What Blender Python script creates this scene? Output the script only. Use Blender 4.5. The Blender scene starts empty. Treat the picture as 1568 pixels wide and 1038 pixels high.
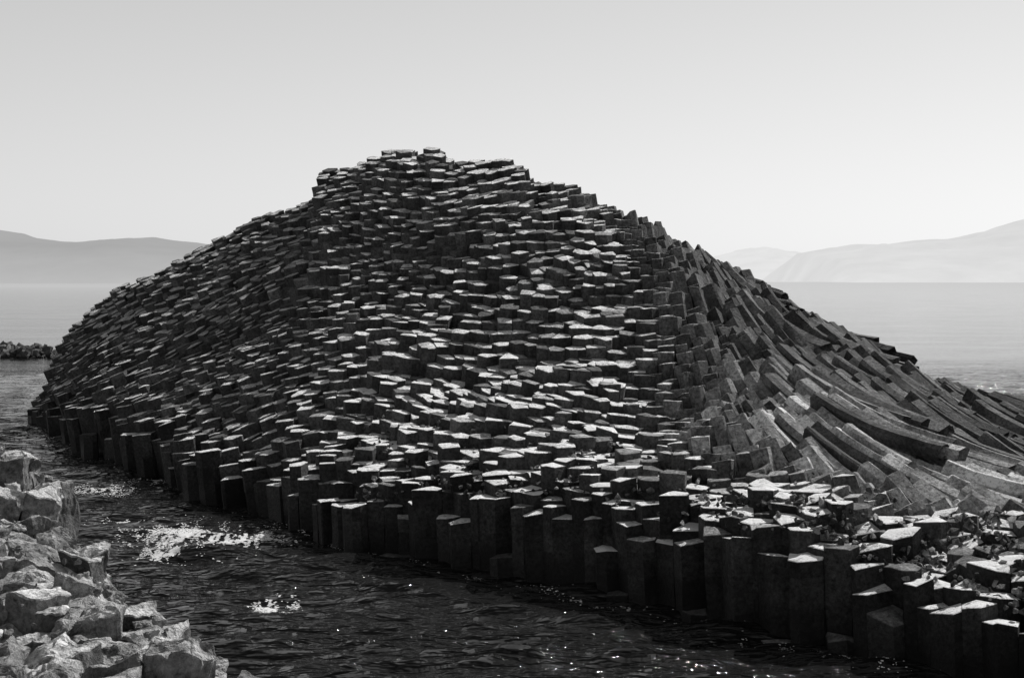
import bpy, math, random, bmesh
import numpy as np
from mathutils import Vector, noise as mn, kdtree
random.seed(7); rng=np.random.default_rng(7)
F=2178.0; H=8.0; CX=784.0; HY=430.0
def W(px,py,d): return np.array([(px-CX)/F*d, d, H+(HY-py)/F*d])
sc=bpy.context.scene
sc.view_settings.view_transform='Standard'; sc.view_settings.look='None'; sc.view_settings.exposure=0

# ---------------------------------------------------------------- camera / light / sky
cam=bpy.data.cameras.new("camera"); co=bpy.data.objects.new("camera",cam); sc.collection.objects.link(co)
cam.lens=50; cam.sensor_width=36; cam.clip_end=60000; cam.clip_start=0.1
co.location=(0,0,H); co.rotation_euler=(math.radians(90-2.34),0,0); sc.camera=co
AZ=math.radians(40); EL=math.radians(45)
sd=Vector((math.sin(AZ)*math.cos(EL),math.cos(AZ)*math.cos(EL),math.sin(EL)))
sl=bpy.data.lights.new("sun","SUN"); sl.energy=5; sl.angle=math.radians(0.5); sl.color=(1,0.99,0.98)
so=bpy.data.objects.new("sun",sl); sc.collection.objects.link(so); so.rotation_euler=sd.to_track_quat('Z','Y').to_euler(); so.location=(60,80,120)

class NT:
    def __init__(s,t): s.t=t
    def n(s,t,**k):
        x=s.t.nodes.new(t)
        for a,v in k.items(): setattr(x,a,v)
        return x
    def l(s,a,b): s.t.links.new(a,b)
    def math(s,op,a,b=None,c=None,clamp=False):
        x=s.n('ShaderNodeMath',operation=op); x.use_clamp=clamp
        for i,v in enumerate((a,b,c)):
            if v is None: continue
            if isinstance(v,(int,float)): x.inputs[i].default_value=v
            else: s.l(v,x.inputs[i])
        return x.outputs[0]
    def mr(s,v,a,b,c,d,smooth=False):
        x=s.n('ShaderNodeMapRange'); s.l(v,x.inputs[0])
        if smooth: x.interpolation_type='SMOOTHSTEP'
        for i,q in enumerate((a,b,c,d)): x.inputs[i+1].default_value=q
        return x.outputs[0]
    def noise(s,scale,detail=6,rough=.6,vec=None):
        x=s.n('ShaderNodeTexNoise'); x.inputs['Scale'].default_value=scale; x.inputs['Detail'].default_value=detail; x.inputs['Roughness'].default_value=rough
        if vec is not None: s.l(vec,x.inputs['Vector'])
        return x.outputs[0]
class N(NT):
    def __init__(s,name):
        s.m=bpy.data.materials.new(name); s.m.use_nodes=True; s.t=s.m.node_tree
        s.b=s.t.nodes['Principled BSDF']; s.o=s.t.nodes['Material Output']

w=bpy.data.worlds.new("World"); sc.world=w; w.use_nodes=True
nt=w.node_tree; nt.nodes.clear(); q=NT(nt)
sky=nt.nodes.new('ShaderNodeTexSky'); sky.sky_type='NISHITA'; sky.sun_disc=False; sky.sun_elevation=EL; sky.sun_rotation=AZ; sky.dust_density=1.5; sky.air_density=1
bw=nt.nodes.new('ShaderNodeRGBToBW'); q.l(sky.outputs[0],bw.inputs[0])
v=q.math('POWER',bw.outputs[0],.22)
tc=q.n('ShaderNodeTexCoord'); sx=q.n('ShaderNodeSeparateXYZ'); q.l(tc.outputs['Generated'],sx.inputs[0])
v=q.math('MULTIPLY',v,q.mr(sx.outputs[2],0,.20,5.8,4.5))       # pale sea haze low down
v=q.math('MULTIPLY',v,q.mr(sx.outputs[2],.2,.75,1,.26,True))   # deeper tone overhead
v=q.math('MULTIPLY',v,q.mr(sx.outputs[0],-.5,.5,.91,1.08))
bg=nt.nodes.new('ShaderNodeBackground'); bg.inputs[1].default_value=0.1
ow=nt.nodes.new('ShaderNodeOutputWorld')
q.l(v,bg.inputs[0]); q.l(bg.outputs[0],ow.inputs[0])

# ---------------------------------------------------------------- materials
def rock_mat(name,gain=1.0,wetline=0.7,bump=.07):
    k=N(name); g=k.n('ShaderNodeNewGeometry'); pos=g.outputs['Position']
    at=k.n('ShaderNodeAttribute'); at.attribute_name='tone'
    n1=k.noise(1.3,4,.65,pos); n2=k.noise(10,5,.74,pos)
    v=k.math('MULTIPLY',k.mr(n1,.3,.7,.5,1.55),k.mr(n2,.3,.7,.2,1.8))
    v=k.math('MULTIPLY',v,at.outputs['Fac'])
    sp=k.n('ShaderNodeSeparateXYZ'); k.l(pos,sp.inputs[0])
    zz=k.math('ADD',sp.outputs[2],k.math('MULTIPLY',n1,-.8))
    wet=k.mr(zz,wetline-.9,wetline,.35,1.0)
    v=k.math('MULTIPLY',v,wet); v=k.math('MULTIPLY',v,gain)
    v=k.math('MINIMUM',k.math('MAXIMUM',v,.012),.85)
    cb=k.n('ShaderNodeCombineColor'); 
    for i in range(3): k.l(v,cb.inputs[i])
    k.l(cb.outputs[0],k.b.inputs['Base Color'])
    k.l(k.mr(wet,.35,1,.45,.85),k.b.inputs['Roughness'])
    k.b.inputs['Specular IOR Level'].default_value=.25
    b1=k.n('ShaderNodeBump'); b1.inputs['Strength'].default_value=1; b1.inputs['Distance'].default_value=bump
    k.l(n2,b1.inputs['Height']); k.l(b1.outputs[0],k.b.inputs['Normal'])
    return k.m
M_rock=rock_mat("basalt",1,.7,.10)
M_rockfg=rock_mat("crag_basalt",1.0,-5,.07)  # crag rock; face tones make tops paler than sides

# ---------------------------------------------------------------- mesh accumulator
class Acc:
    def __init__(s): s.v=[]; s.f=[]; s.t=[]
    def add(s,vs,fs,ts):
        o=len(s.v); s.v+=vs; s.f+=[tuple(i+o for i in f) for f in fs]; s.t+=ts
    def obj(s,name,mat):
        me=bpy.data.meshes.new(name); me.from_pydata(s.v,[],s.f)
        a=me.attributes.new('tone','FLOAT','FACE'); a.data.foreach_set('value',np.array(s.t,dtype=np.float32))
        me.materials.append(mat); me.update()
        ob=bpy.data.objects.new(name,me); sc.collection.objects.link(ob); return ob

def cr(P,t):
    K=len(P); i=np.clip(np.floor(t).astype(int),0,K-2); f=t-i
    g=lambda j:P[np.clip(j,0,K-1)]
    f=f.reshape((-1,)+(1,)*(P.ndim-1))
    a,b,c,d=g(i-1),g(i),g(i+1),g(i+2); m1=(c-a)*.4; m2=(d-b)*.4
    return (2*f**3-3*f**2+1)*b+(f**3-2*f**2+f)*m1+(-2*f**3+3*f**2)*c+(f**3-f**2)*m2
def sm(x,a,b):
    t=min(1,max(0,(x-a)/(b-a))); return t*t*(3-2*t)

def clip(poly,mx,my,nx,ny):
    out=[]; n=len(poly)
    ds=[(p[0]-mx)*nx+(p[1]-my)*ny for p in poly]
    for i in range(n):
        p,q=poly[i],poly[(i+1)%n]; a,b=ds[i],ds[(i+1)%n]
        if a<=0: out.append(p)
        if (a<0<b) or (b<0<a):
            t=a/(a-b); out.append((p[0]+(q[0]-p[0])*t,p[1]+(q[1]-p[1])*t))
    return out

def columns(acc,G,A,spacef,offf,lenf,tonef,tries,rad=3.0,tiltf=None,bendf=None,warp=.03,packing=.90):
    nu,nv=G.shape[:2]
    du=G[1:,:-1]-G[:-1,:-1]; dv=G[:-1,1:]-G[:-1,:-1]
    Nn=np.cross(du,dv)
    wgt=np.abs((Nn*A).sum(-1))+1e-6
    cs_=np.zeros_like(wgt)
    for i in range(nu-1):
        for j in range(nv-1): cs_[i,j]=spacef(i/(nu-1),j/(nv-1),G[i,j])
    wgt=wgt/cs_**2
    cum=np.cumsum(wgt.ravel()); cum/=cum[-1]
    idx=np.searchsorted(cum,rng.random(tries)); fu=rng.random(tries); fv=rng.random(tries); jit=rng.uniform(.86,1.06,tries)
    cell={}; cs=rad; S=[];AX=[];UV=[];SP=[]
    for k in range(tries):
        i,j=divmod(int(idx[k]),nv-1); a,b=fu[k],fv[k]
        p=(G[i,j]*(1-a)+G[i+1,j]*a)*(1-b)+(G[i,j+1]*(1-a)+G[i+1,j+1]*a)*b
        ax=A[i,j]; s=cs_[i,j]
        key=(int(p[0]//cs),int(p[1]//cs),int(p[2]//cs)); ok=True; r2=(s*packing*jit[k])**2
        px,py,pz=p; ax0,ax1,ax2=ax
        for x in (0,-1,1):
            for y in (0,-1,1):
                for z in (0,-1,1):
                    for (qx,qy,qz) in cell.get((key[0]+x,key[1]+y,key[2]+z),()):
                        dx=qx-px;dy=qy-py;dz=qz-pz
                        h=dx*ax0+dy*ax1+dz*ax2
                        if dx*dx+dy*dy+dz*dz-h*h<r2 and abs(h)<rad: ok=False;break
                    if not ok:break
                if not ok:break
            if not ok:break
        if ok:
            cell.setdefault(key,[]).append((px,py,pz)); S.append(p);AX.append(ax);UV.append(((i+a)/(nu-1),(j+b)/(nv-1)));SP.append(s)
    n=len(S); S=np.array(S)
    print("columns",n)
    kd=kdtree.KDTree(n)
    for i in range(n): kd.insert(S[i],i)
    kd.balance()
    for i in range(n):
        ax=Vector(AX[i]); c=Vector(S[i]); s=SP[i]
        ref=Vector((1,.1,0)) if abs(ax.x)<.9 else Vector((0,1,0))
        e1=(ref-ax*ax.dot(ref)).normalized(); e2=ax.cross(e1)
        R=s*.95; ro=random.random()*6
        poly=[(R*math.cos(ro+t*math.pi/4),R*math.sin(ro+t*math.pi/4)) for t in range(8)]
        nb=[]
        for (q,qi,dd) in kd.find_range(c,rad):
            if qi==i: continue
            d=q-c; x=d.dot(e1);y=d.dot(e2); m=x*x+y*y
            if m<(2.2*s)**2 and m>1e-5: nb.append((m,x,y))
        nb.sort()
        for m,x,y in nb[:14]:
            poly=clip(poly,x*.5,y*.5,x,y)
            if len(poly)<3: break
        if len(poly)<3: continue
        pp=[]
        for p in poly:
            if not pp or math.hypot(p[0]-pp[-1][0],p[1]-pp[-1][1])>.06*s: pp.append(p)
        if len(pp)>3 and math.hypot(pp[0][0]-pp[-1][0],pp[0][1]-pp[-1][1])<.06*s: pp.pop()
        poly=pp; m=len(poly)
        if m<3: continue
        cx=sum(p[0] for p in poly)/m; cy=sum(p[1] for p in poly)/m
        u,v=UV[i]
        top=c+ax*offf(u,v,S[i],AX[i]); L=lenf(u,v,top,AX[i])
        tilt=tiltf(u,v)
        gx=random.gauss(0,tilt);gy=random.gauss(0,tilt); rj=tilt*.6
        bend=bendf(u,v) if bendf else None
        vs=[];fs=[]
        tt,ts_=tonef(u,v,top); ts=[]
        rings=[(0,.95),(.015,.998)]
        z=.03
        while z<L-.3:
            z+=random.uniform(.3,1.0)
            if z>L: z=L
            rings.append((z,.998+random.uniform(-.025,.004)))
            if random.random()<.35 and z<L-.1: rings.append((z+.02,rings[-1][1]+random.uniform(-.05,.02)))
        if rings[-1][0]<L: rings.append((L,.98))
        tj=[random.uniform(-rj-.03,.01) for _ in poly]
        for ri,(zz,sc_) in enumerate(rings):
            tw=1 if ri<2 else max(0,1-zz/.5)
            bo=bend*(zz*zz) if bend is not None else Vector((0,0,0))
            for pi_,(x,y) in enumerate(poly):
                X=cx+(x-cx)*sc_; Y=cy+(y-cy)*sc_
                hgt=-zz+(gx*(X-cx)+gy*(Y-cy))*tw
                if ri<2: hgt+=tj[pi_]
                pt=top+e1*X+e2*Y+ax*hgt+bo
                if warp: pt=pt+mn.noise_vector(pt*1.9)*warp
                vs.append(tuple(pt))
        cen=top+e1*cx+e2*cy+ax*random.uniform(-.04,.03)
        if warp: cen=cen+mn.noise_vector(cen*1.9)*warp
        vs.append(tuple(cen)); ci=len(vs)-1
        for a in range(m):
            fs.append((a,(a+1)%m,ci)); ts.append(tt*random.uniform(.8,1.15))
        for ri in range(len(rings)-1):
            for a in range(m):
                b=(a+1)%m
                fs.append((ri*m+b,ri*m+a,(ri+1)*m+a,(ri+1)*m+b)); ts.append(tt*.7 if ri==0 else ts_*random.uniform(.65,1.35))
        acc.add(vs,fs,ts)

def rocks(acc,pts,tone):
    for (p,r) in pts:
        k=random.randint(7,9)
        bm=bmesh.new()
        ax=Vector((random.gauss(0,1),random.gauss(0,1),random.gauss(0,1))).normalized()
        sx=Vector((random.uniform(.7,1.3),random.uniform(.6,1.1),random.uniform(.45,.9)))
        qt=Vector((0,0,1)).rotation_difference(ax)
        for _ in range(k+4):
            d=Vector((random.gauss(0,1),random.gauss(0,1),random.gauss(0,1))).normalized()
            mx=max(abs(d.x),abs(d.y),abs(d.z)); d=d/(mx**.75)
            d=Vector((d.x*sx.x,d.y*sx.y,d.z*sx.z))*r; d.rotate(qt)
            bm.verts.new(Vector(p)+d)
        bmesh.ops.convex_hull(bm,input=bm.verts)
        for v in [v for v in bm.verts if not v.link_faces]: bm.verts.remove(v)
        bm.verts.index_update()
        t=tone()
        acc.add([tuple(v.co) for v in bm.verts],[tuple(v.index for v in f.verts) for f in bm.faces],[t*random.uniform(.85,1.15) for f in bm.faces])
        bm.free()

# ---------------------------------------------------------------- island surface
ch=[
 [(48,650),(55,622,80.5),(60,606,82),(72,585,84),(98,528,86)],
 [(130,690),(120,640,68.5),(125,590,72),(140,520,78),(165,445,84)],
 [(260,740),(245,665,58),(240,590,63),(250,500,71),(290,390,80)],
 [(400,795),(390,705,49.5),(380,610,55),(385,490,64),(415,325,76)],
 [(465,815),(455,722,47),(450,615,52.5),(452,478,62),(484,305,74)],
 [(505,828),(498,730,45.5),(492,618,51.5),(495,470,61),(498,263,73.5)],
 [(560,842),(550,742,44),(545,620,50),(545,460,60),(575,245,72)],
 [(720,878),(715,765,40.5),(705,640,46),(695,470,56),(670,232,69)],
 [(900,915),(890,790,37.5),(880,660,43),(860,490,52),(800,255,66)],
 [(1060,950),(1050,805,35),(1050,680,40),(1030,520,49),(930,305,63)],
 [(1230,990),(1220,830,33),(1230,700,38),(1190,560,47),(1090,380,60)],
 [(1400,1030),(1390,870,31),(1400,735,36),(1350,620,44),(1250,480,56)],
 [(1600,1075),(1580,925,29),(1600,765,34),(1540,670,42),(1420,575,53)],
 [(1850,1130),(1800,980,27),(1820,790,32),(1750,700,40),(1600,606,50)],
 [(2200,1200),(2100,1020,25),(2100,830,30),(2000,730,38),(1850,625,47)],
]
K=len(ch)
rows=[]
for ci_,c in enumerate(ch):
    wx,wy=c[0]; d=H*F/(wy-HY); w0=W(wx,wy,d)
    c[1]=(c[1][0],c[1][1],d+.8)
    C_,M1,M2,R_=[W(*q) for q in c[1:]]
    under=w0+np.array([-.3,-.5,-2.0])
    b1=R_+np.array([.5,6,-max(2.5,R_[2]*.35)]); b2=np.array([R_[0]+1,R_[1]+12,-1.5])
    rows.append([under,w0,C_,M1,M2,R_,b1,b2])
P=np.array(rows)
nu,nv=300,150
tu=np.linspace(0,K-1,nu); Pu=cr(P,tu)
silx=[0,50,90,110,190,290,345,400,440,487,494,565,572,612,645,655,672,680,740,790,800,812,870,890,950,1050,1120,1200,1290,1340,1400,1470,1568,1800]
sily=[640,612,535,500,432,392,362,332,318,302,265,250,240,232,238,228,230,243,246,250,262,276,284,292,322,368,398,458,502,532,572,597,606,625]
for i in range(nu):
    r=Pu[i,5]; px=CX+F*r[0]/r[1]
    py=np.interp(px,silx,sily)+6
    nz=H+(HY-py)/F*r[1]
    if i>5: dz=nz-r[2]; Pu[i,5,2]=nz; Pu[i,6,2]+=dz*.7
tv=np.linspace(0,7,nv)
G0=np.transpose(cr(np.transpose(Pu,(1,0,2)),tv),(1,0,2)).copy()
G=G0.copy()
for i in range(nu):
    for j in range(nv):
        v=tv[j]; p=G[i,j]
        k=min(1,max(0,v-1.2))*(0.35 if 4.6<v<5.6 else 1)
        q=Vector(p)
        d=.9*mn.noise(q/6+Vector((3,1,7)))+.5*mn.noise(q/2.6)
        G[i,j,2]+=d*k
        if .9<v<2.3:
            G[i,j,1]+=1.5*mn.noise(Vector((p[0]/2.6,7.3,0)))
def lay(u,v):
    U=u*(K-1);V=v*7
    return sm(U,8.3,10.2)*(1-sm(U,13.2,14))*sm(V,2.6,3.3)
dU=np.gradient(G0,axis=0); dV=np.gradient(G0,axis=1); NN=np.cross(dU,dV); NN/=np.linalg.norm(NN,axis=-1,keepdims=True)+1e-9
A=np.zeros((nu-1,nv-1,3))
for i in range(nu-1):
    for j in range(nv-1):
        u=i/(nu-1); v=j/(nv-1); U=u*(K-1); V=v*7; p=G0[i,j]
        t=sm(V,1.9,3.6)
        lx=-.42*(1-sm(U,1,5.5))*sm(V,1.5,3)-.04 ; ly=-.13*t-.16*sm(V,3.6,4.6)
        if V>5.2: ly=.1
        wob=Vector(p)/7
        lx+=.32*mn.noise(wob+Vector((9,0,0)))*t; ly+=.16*mn.noise(wob+Vector((0,9,0)))*t
        a=Vector((lx,ly,1)).normalized()
        l=lay(u,v)
        if l>0:
            n=Vector(NN[i,j]); 
            if n.z<0: n=-n
            th=math.radians(60-35*sm(U,8.8,11.3)+22*(min(V,5)-3.7)+10*mn.noise(Vector(p)/3.5))
            cx_,sz_=math.cos(th),math.sin(th)
            ny=min(n.y,-.25)
            yy=max(-.3,min(1.3,(n.x*cx_-n.z*sz_)/ny))
            b=Vector((-cx_,yy,sz_)); b=(b-n*b.dot(n)).normalized()
            b=(b+n*(.24+.20*mn.noise(Vector(p)/1.8+Vector((1,8,1))))).normalized()
            a=(a*(1-l)+b*l).normalized()
        A[i,j]=a
def spacef(u,v,p):
    V=v*7
    return .55+.13*mn.noise(Vector(p)/4)-.06*sm(V,2.2,3.5)-.17*lay(u,v)
def offf(u,v,p,a):
    V=v*7; U=u*(K-1); l=lay(u,v); q=Vector(p)
    z=p[2]+.8*mn.noise(q/3.6)+.22*mn.noise(q/1.2+Vector((5,5,5)))
    h=.48 if V<3.2 else .44
    qo=(round(z/h)*h-z)
    o=qo+random.gauss(0,.035)
    if random.random()<.08: o+=random.uniform(-.4,.22)
    if V<2.6: o+=random.uniform(-.10,.10)-(random.uniform(.2,.6) if random.random()<.10 else 0)
    if U>9 and V<3.2: o+=random.gauss(0,.09)
    lo=.7*mn.noise(q*.8)+random.uniform(-.5,.5)
    return o*(1-l)+lo*l
def lenf(u,v,t,a):
    V=v*7
    if V<2.6: return max(.6,min(6,(t[2]+1.2)/max(.4,a[2])))
    return 2.6+1.7*lay(u,v)
def tonef(u,v,t):  # tops paler than sides: lichen, plus sunlit brightness painted into the tone
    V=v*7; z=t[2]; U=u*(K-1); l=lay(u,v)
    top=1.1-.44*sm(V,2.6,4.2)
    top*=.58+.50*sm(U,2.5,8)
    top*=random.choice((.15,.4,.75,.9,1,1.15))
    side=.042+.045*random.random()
    if V<2.4: side*=.6  # front wall: shade painted in as a darker side tone
    sl_=.04+.10*random.random()+.85*random.random()**1.6*(1-sm(V,3.1,4.2))  # laid columns: sunlight on their sides painted in, stronger lower down
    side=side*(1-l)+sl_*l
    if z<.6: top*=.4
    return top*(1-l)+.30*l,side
def bendf(u,v):
    l=lay(u,v)
    return Vector((0.036,0,.03))*l if l>.1 else None
def tiltf(u,v):
    U=u*(K-1);V=v*7
    return .035+.08*sm(U,8.5,10.5)*(1-sm(V,2.8,3.3))
acc=Acc()
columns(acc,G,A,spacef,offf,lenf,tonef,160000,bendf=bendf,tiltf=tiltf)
vs=[];fs=[];st=3
gi=list(range(0,nu,st));gj=list(range(0,nv,st))
for i in gi:
    for j in gj:
        p=G[i,j]; vs.append((p[0],p[1]+(.8 if tv[j]<3 else 0),p[2]-(1.0 if tv[j]>=2 else 1.6)))
nj=len(gj)
for a in range(len(gi)-1):
    for b in range(nj-1): fs.append((a*nj+b,(a+1)*nj+b,(a+1)*nj+b+1,a*nj+b+1))
acc.add(vs,fs,[.04]*len(fs))
pts=[]
for _ in range(4200):
    U=random.uniform(9.3,14);V=random.uniform(2.05,4.3) 
    if U<12 and V>3.0: continue
    if mn.noise(Vector((U*2.2,V*3,0)))<.0: continue
    i=int(U/(K-1)*(nu-1));j=int(V/7*(nv-1)); p=G[i,j]
    pts.append(((p[0]+random.uniform(-.3,.3),p[1]+random.uniform(-.2,.4),p[2]+random.uniform(-.2,.06)),random.choice((.03,.05,.07,.09,.12))))
for _ in range(900):
    U=random.uniform(6,13);V=random.uniform(2.0,3.0)
    i=int(U/(K-1)*(nu-1));j=int(V/7*(nv-1)); p=G[i,j]
    pts.append(((p[0],p[1],p[2]+random.uniform(-.1,.05)),random.uniform(.04,.10)))
rocks(acc,pts,lambda:random.choice((.04,.06,.1,.15,.3)))
acc.obj("basalt_column_island",M_rock)

# ---------------------------------------------------------------- foreground crag (left bottom)
edge=[(-9.6,26),(-9.1,23),(-7.25,20.5),(-6.1,19),(-5.5,17.5),(-4.5,15.5),(-3.65,14),(-2.75,12.3),(-2.0,11.2),(-1.3,10),(-.6,8.5)]
ez=[4.6,5.0,5.35,5.0,4.9,4.75,4.75,4.75,4.8,4.8,4.8]
E=[]
for (x,y),z in zip(edge,ez):
    E.append([np.array([x+1.6,y+.6,-1.]),np.array([x+.8,y+.3,2.5]),np.array([x+.2,y,z-.6]),np.array([x-.3,y,z]),np.array([x-2.0,y-.3,z+.15]),np.array([x-4.5,y-.6,z+.4])])
E=np.array(E); KE=len(E)
n1,n2=120,80
Eg=cr(E,np.linspace(0,KE-1,n1)); te=np.linspace(0,5,n2)
Eg=np.transpose(cr(np.transpose(Eg,(1,0,2)),te),(1,0,2)).copy()
A2=np.zeros((n1-1,n2-1,3))
for i in range(n1):
    for j in range(n2):
        p=Eg[i,j];q=Vector(p)
        if i<n1-1 and j<n2-1:
            r=q/2.2; A2[i,j]=Vector((.5*mn.noise(r)+.08,.5*mn.noise(r+Vector((7,0,0)))-.02,1)).normalized()
        Eg[i,j,2]+=.6*mn.noise(q/1.6)+.25*mn.noise(q/.7)
        Eg[i,j,0]+=.4*mn.noise(q/1.5+Vector((4,4,4)))
acc=Acc()
def of2(u,v,p,a):
    q=Vector(p); z=p[2]+.5*mn.noise(q/1.0); return round(z/.3)*.3-z+random.gauss(0,.05)
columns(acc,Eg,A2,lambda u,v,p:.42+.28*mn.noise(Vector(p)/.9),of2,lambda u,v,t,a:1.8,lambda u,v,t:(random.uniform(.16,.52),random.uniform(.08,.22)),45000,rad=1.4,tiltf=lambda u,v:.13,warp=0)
pts=[]
for _ in range(1300):
    i=random.randrange(n1);j=random.randint(int(n2*.4),n2-1); p=Eg[i,j]
    pts.append(((p[0],p[1],p[2]+random.uniform(-.1,.06)),random.choice((.02,.03,.04,.06,.1))))
rocks(acc,pts,lambda:random.uniform(.10,.42))
ob=acc.obj("rocky_crag",M_rockfg)
sb=ob.modifiers.new("sub","SUBSURF"); sb.subdivision_type='SIMPLE'; sb.levels=3; sb.render_levels=3
for nm,scl,st_,dep in (("a",.6,.26,1),("b",.09,.065,4)):
    tx=bpy.data.textures.new("rk"+nm,'CLOUDS'); tx.noise_scale=scl; tx.noise_depth=dep; tx.cloud_type='COLOR'
    dm=ob.modifiers.new("d"+nm,"DISPLACE"); dm.texture=tx; dm.direction='RGB_TO_XYZ'; dm.strength=st_; dm.mid_level=.5; dm.texture_coords='LOCAL'

# ---------------------------------------------------------------- low reef
acc=Acc(); pts=[]
for _ in range(420):
    t=random.random(); px=-60+150*t; d=151+random.uniform(-5,7)
    x=(px-CX)/F*d; hh=.9*math.sin(math.pi*min(1,max(0,t)))**.6
    pts.append(((x,d,random.uniform(-.3,hh*.9)),random.uniform(.25,.7)))
rocks(acc,pts,lambda:random.uniform(.06,.16)); acc.obj("low_reef",M_rock)

# ---------------------------------------------------------------- sea
comps=[]
for k in range(80):
    lam=.42*(3.0/.42)**(random.random()**1.2)
    th=math.radians(random.gauss(264,20)); a=.0092*lam**.9
    comps.append((2*math.pi/lam*math.cos(th),2*math.pi/lam*math.sin(th),random.random()*6.28,a,lam))
def sea(X,Y,spc=0.1):
    z=np.zeros_like(X)
    for kx,ky,ph,a,lam in comps:
        fade=np.clip(lam/(spc*2.5)-1,0,1)
        z+=a*fade*np.sin(kx*X+ky*Y+ph)
    return z
ys=list(np.arange(-30,20,1.5)); y=20.
while y<40000: ys.append(y); y+=max(.12,.12*(max(y,48)/48)**2 if y<260 else y*.06)
ys=np.array(ys); nc=520
hw=np.maximum(ys,0)*.60+12
hw[ys>400]*=1.5
T=np.linspace(-1,1,nc)
X=hw[:,None]*T[None,:]; Y=np.repeat(ys[:,None],nc,1)
spc=np.maximum(np.gradient(ys)[:,None]*1.0,(2*hw/nc)[:,None])
Z=sea(X,Y,spc)
nr=len(ys); vv=np.stack([X,Y,Z],-1).reshape(-1,3)
idx=np.arange(nr*nc).reshape(nr,nc)
q=np.stack([idx[:-1,:-1],idx[:-1,1:],idx[1:,1:],idx[1:,:-1]],-1).reshape(-1,4)
me=bpy.data.meshes.new("sea_water"); me.vertices.add(len(vv)); me.vertices.foreach_set('co',vv.ravel())
me.loops.add(q.size); me.loops.foreach_set('vertex_index',q.ravel())
me.polygons.add(len(q)); me.polygons.foreach_set('loop_start',np.arange(0,q.size,4)); me.polygons.foreach_set('loop_total',np.full(len(q),4))
me.update(); me.validate(); me.polygons.foreach_set('use_smooth',np.ones(len(q),dtype=bool))
k=N("sea_water"); g=k.n('ShaderNodeNewGeometry'); pos=g.outputs['Position']
mp=k.n('ShaderNodeMapping'); mp.inputs['Scale'].default_value=(.5,1.3,1); mp.inputs['Rotation'].default_value=(0,0,.1); k.l(pos,mp.inputs[0])
a=k.noise(3.0,2,.5,mp.outputs[0]); c=k.noise(.06,3,.6,mp.outputs[0])
mp2=k.n('ShaderNodeMapping'); mp2.inputs['Scale'].default_value=(.25,1,1); k.l(pos,mp2.inputs[0]); far=k.noise(.25,4,.7,mp2.outputs[0])
sp=k.n('ShaderNodeSeparateXYZ'); k.l(pos,sp.inputs[0])
bp=k.n('ShaderNodeBump'); bp.inputs['Distance'].default_value=.5; k.l(a,bp.inputs['Height'])
st_=k.math('MULTIPLY',k.mr(sp.outputs[1],55,160,.95,.13,True),k.mr(c,.35,.65,.7,1.15))
st_=k.math('MULTIPLY',st_,k.mr(far,.35,.65,.6,1.4))
k.l(st_,bp.inputs['Strength'])
k.l(bp.outputs[0],k.b.inputs['Normal'])
k.b.inputs['Base Color'].default_value=(.012,.012,.012,1); k.b.inputs['Roughness'].default_value=.05; k.b.inputs['IOR'].default_value=1.33
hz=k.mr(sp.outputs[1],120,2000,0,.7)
em=k.n('ShaderNodeEmission'); em.inputs[0].default_value=(.60,.60,.60,1)  # distance haze painted onto the far water as a glow
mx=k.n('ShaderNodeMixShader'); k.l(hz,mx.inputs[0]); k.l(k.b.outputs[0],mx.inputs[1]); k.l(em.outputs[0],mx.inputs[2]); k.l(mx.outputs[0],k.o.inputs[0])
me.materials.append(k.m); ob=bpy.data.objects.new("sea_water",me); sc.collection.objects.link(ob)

# foam
acc=Acc()
def foam(cx,cy,rx,ry,n,ang=0,size=.018,thr=0.0):
    ca,sa=math.cos(ang),math.sin(ang)
    for _ in range(n*5):
        a=random.random()*6.28; r=abs(random.gauss(0,.55))
        dx=rx*r*math.cos(a); dy=ry*r*math.sin(a); x=cx+dx*ca-dy*sa; y=cy+dx*sa+dy*ca
        f=.8*mn.noise(Vector((x*1.1,y*.7,3)))+.8*mn.noise(Vector((x*2.8,y*1.5,1)))+.7*mn.noise(Vector((x*8,y*5,1)))
        if f<thr+.3*r+random.gauss(0,.14): continue
        s=size*random.uniform(.3,1.3); m=random.randint(5,6); vs=[]; o=random.random()*6; lift=random.uniform(0,.012)
        for t in range(m):
            rr=s*random.uniform(.6,1.3); vs.append((x+rr*1.7*math.cos(o+t*6.283/m),y+rr*math.sin(o+t*6.283/m),lift))
        acc.add(vs,[tuple(range(m))],[.8])
def fw(px,py): d=H*F/(py-HY); return (px-CX)/F*d,d
for (px,py,rx,ry,n,an) in [(285,825,2.0,2.4,4200,.3),(350,830,1.6,.7,3500,.1),(250,852,1.1,1.0,900,.4),(415,932,.65,.9,1000,.2),(150,752,2.4,1.8,700,-.1),(190,800,1,.8,200,0),(235,740,1.2,.8,200,0)]:
    x,y=fw(px,py); foam(x,y,rx,ry,n,an,.018,-.08 if n>2000 else 0)
for i in range(0,nu,1):
    if random.random()<.4: continue
    p=Pu[i,1]; foam(p[0]-.1,p[1]-.7,.8,.5,6,-.3,.014,.1)
B=np.array(acc.v); B[:,2]+=sea(B[:,0],B[:,1],.13)+.02; acc.v=[tuple(x) for x in B]
k=N("sea_foam"); k.b.inputs['Base Color'].default_value=(.75,.75,.75,1); k.b.inputs['Roughness'].default_value=.9
acc.obj("sea_foam",k.m)

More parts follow.
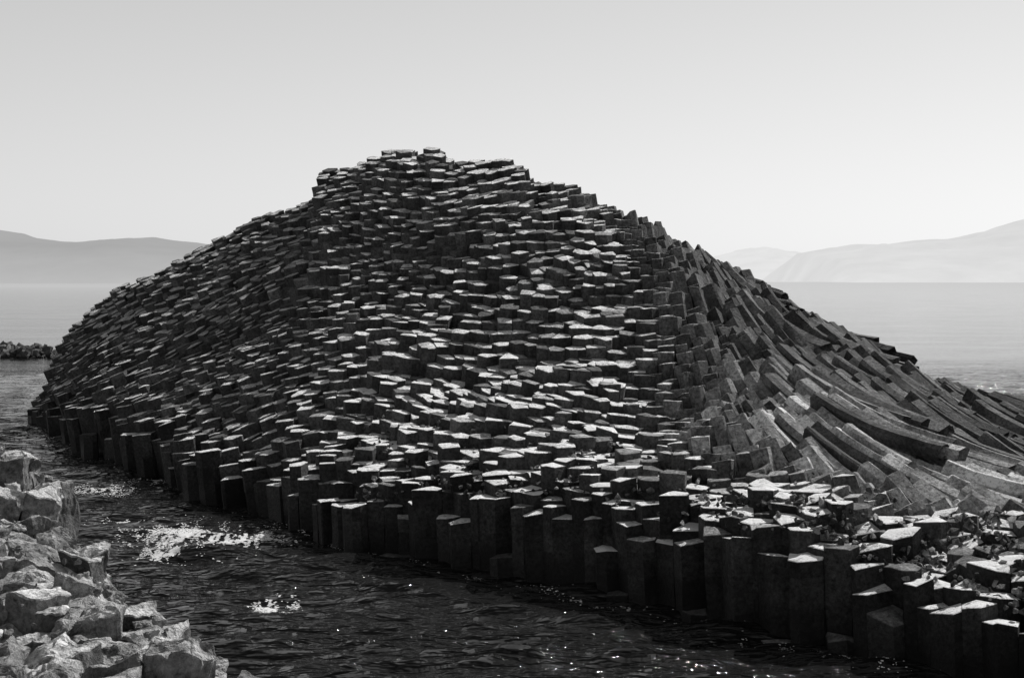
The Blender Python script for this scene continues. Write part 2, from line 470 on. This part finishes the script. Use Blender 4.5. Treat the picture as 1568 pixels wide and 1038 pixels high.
# ---------------------------------------------------------------- distant hills
def hills(name,pts,d,depth,e0,e1,e2):
    xs=[p[0] for p in pts]; yy=[p[1] for p in pts]; n=240; m=14
    vs=[];fs=[]
    for i in range(n+1):
        px=xs[0]+(xs[-1]-xs[0])*i/n; py=np.interp(px,xs,yy)
        for j in range(m+1):
            t=j/m; dd=d+depth*t
            hh=H+(HY-py)/F*(d+depth*.8)
            prof=math.sin(min(1,t/.8)*math.pi/2)**.8 if t<=.8 else 1-(t-.8)*2.5
            x=(px-CX)/F*(d+depth*.8)
            z=max(-5,hh*prof*(1+.10*mn.fractal(Vector((x/350,dd/350,e0*9)),.9,2,5)*(1 if t<.75 else .4)))-(6 if j==0 else 0)
            vs.append((x,dd,z))
    for i in range(n):
        for j in range(m): a=i*(m+1)+j; fs.append((a,a+m+1,a+m+2,a+1))
    me=bpy.data.meshes.new(name); me.from_pydata(vs,[],fs); me.polygons.foreach_set('use_smooth',[True]*len(fs))
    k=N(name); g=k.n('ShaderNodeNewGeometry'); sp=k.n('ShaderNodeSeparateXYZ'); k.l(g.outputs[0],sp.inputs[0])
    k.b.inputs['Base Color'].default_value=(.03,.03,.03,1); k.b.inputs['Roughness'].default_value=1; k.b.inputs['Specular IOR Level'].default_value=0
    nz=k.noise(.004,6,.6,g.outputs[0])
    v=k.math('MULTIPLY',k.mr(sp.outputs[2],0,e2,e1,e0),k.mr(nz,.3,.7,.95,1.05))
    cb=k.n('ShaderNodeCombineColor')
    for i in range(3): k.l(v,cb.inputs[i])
    k.l(cb.outputs[0],k.b.inputs['Emission Color']); k.b.inputs['Emission Strength'].default_value=1  # aerial haze painted as self-glow, paler toward the hill foot
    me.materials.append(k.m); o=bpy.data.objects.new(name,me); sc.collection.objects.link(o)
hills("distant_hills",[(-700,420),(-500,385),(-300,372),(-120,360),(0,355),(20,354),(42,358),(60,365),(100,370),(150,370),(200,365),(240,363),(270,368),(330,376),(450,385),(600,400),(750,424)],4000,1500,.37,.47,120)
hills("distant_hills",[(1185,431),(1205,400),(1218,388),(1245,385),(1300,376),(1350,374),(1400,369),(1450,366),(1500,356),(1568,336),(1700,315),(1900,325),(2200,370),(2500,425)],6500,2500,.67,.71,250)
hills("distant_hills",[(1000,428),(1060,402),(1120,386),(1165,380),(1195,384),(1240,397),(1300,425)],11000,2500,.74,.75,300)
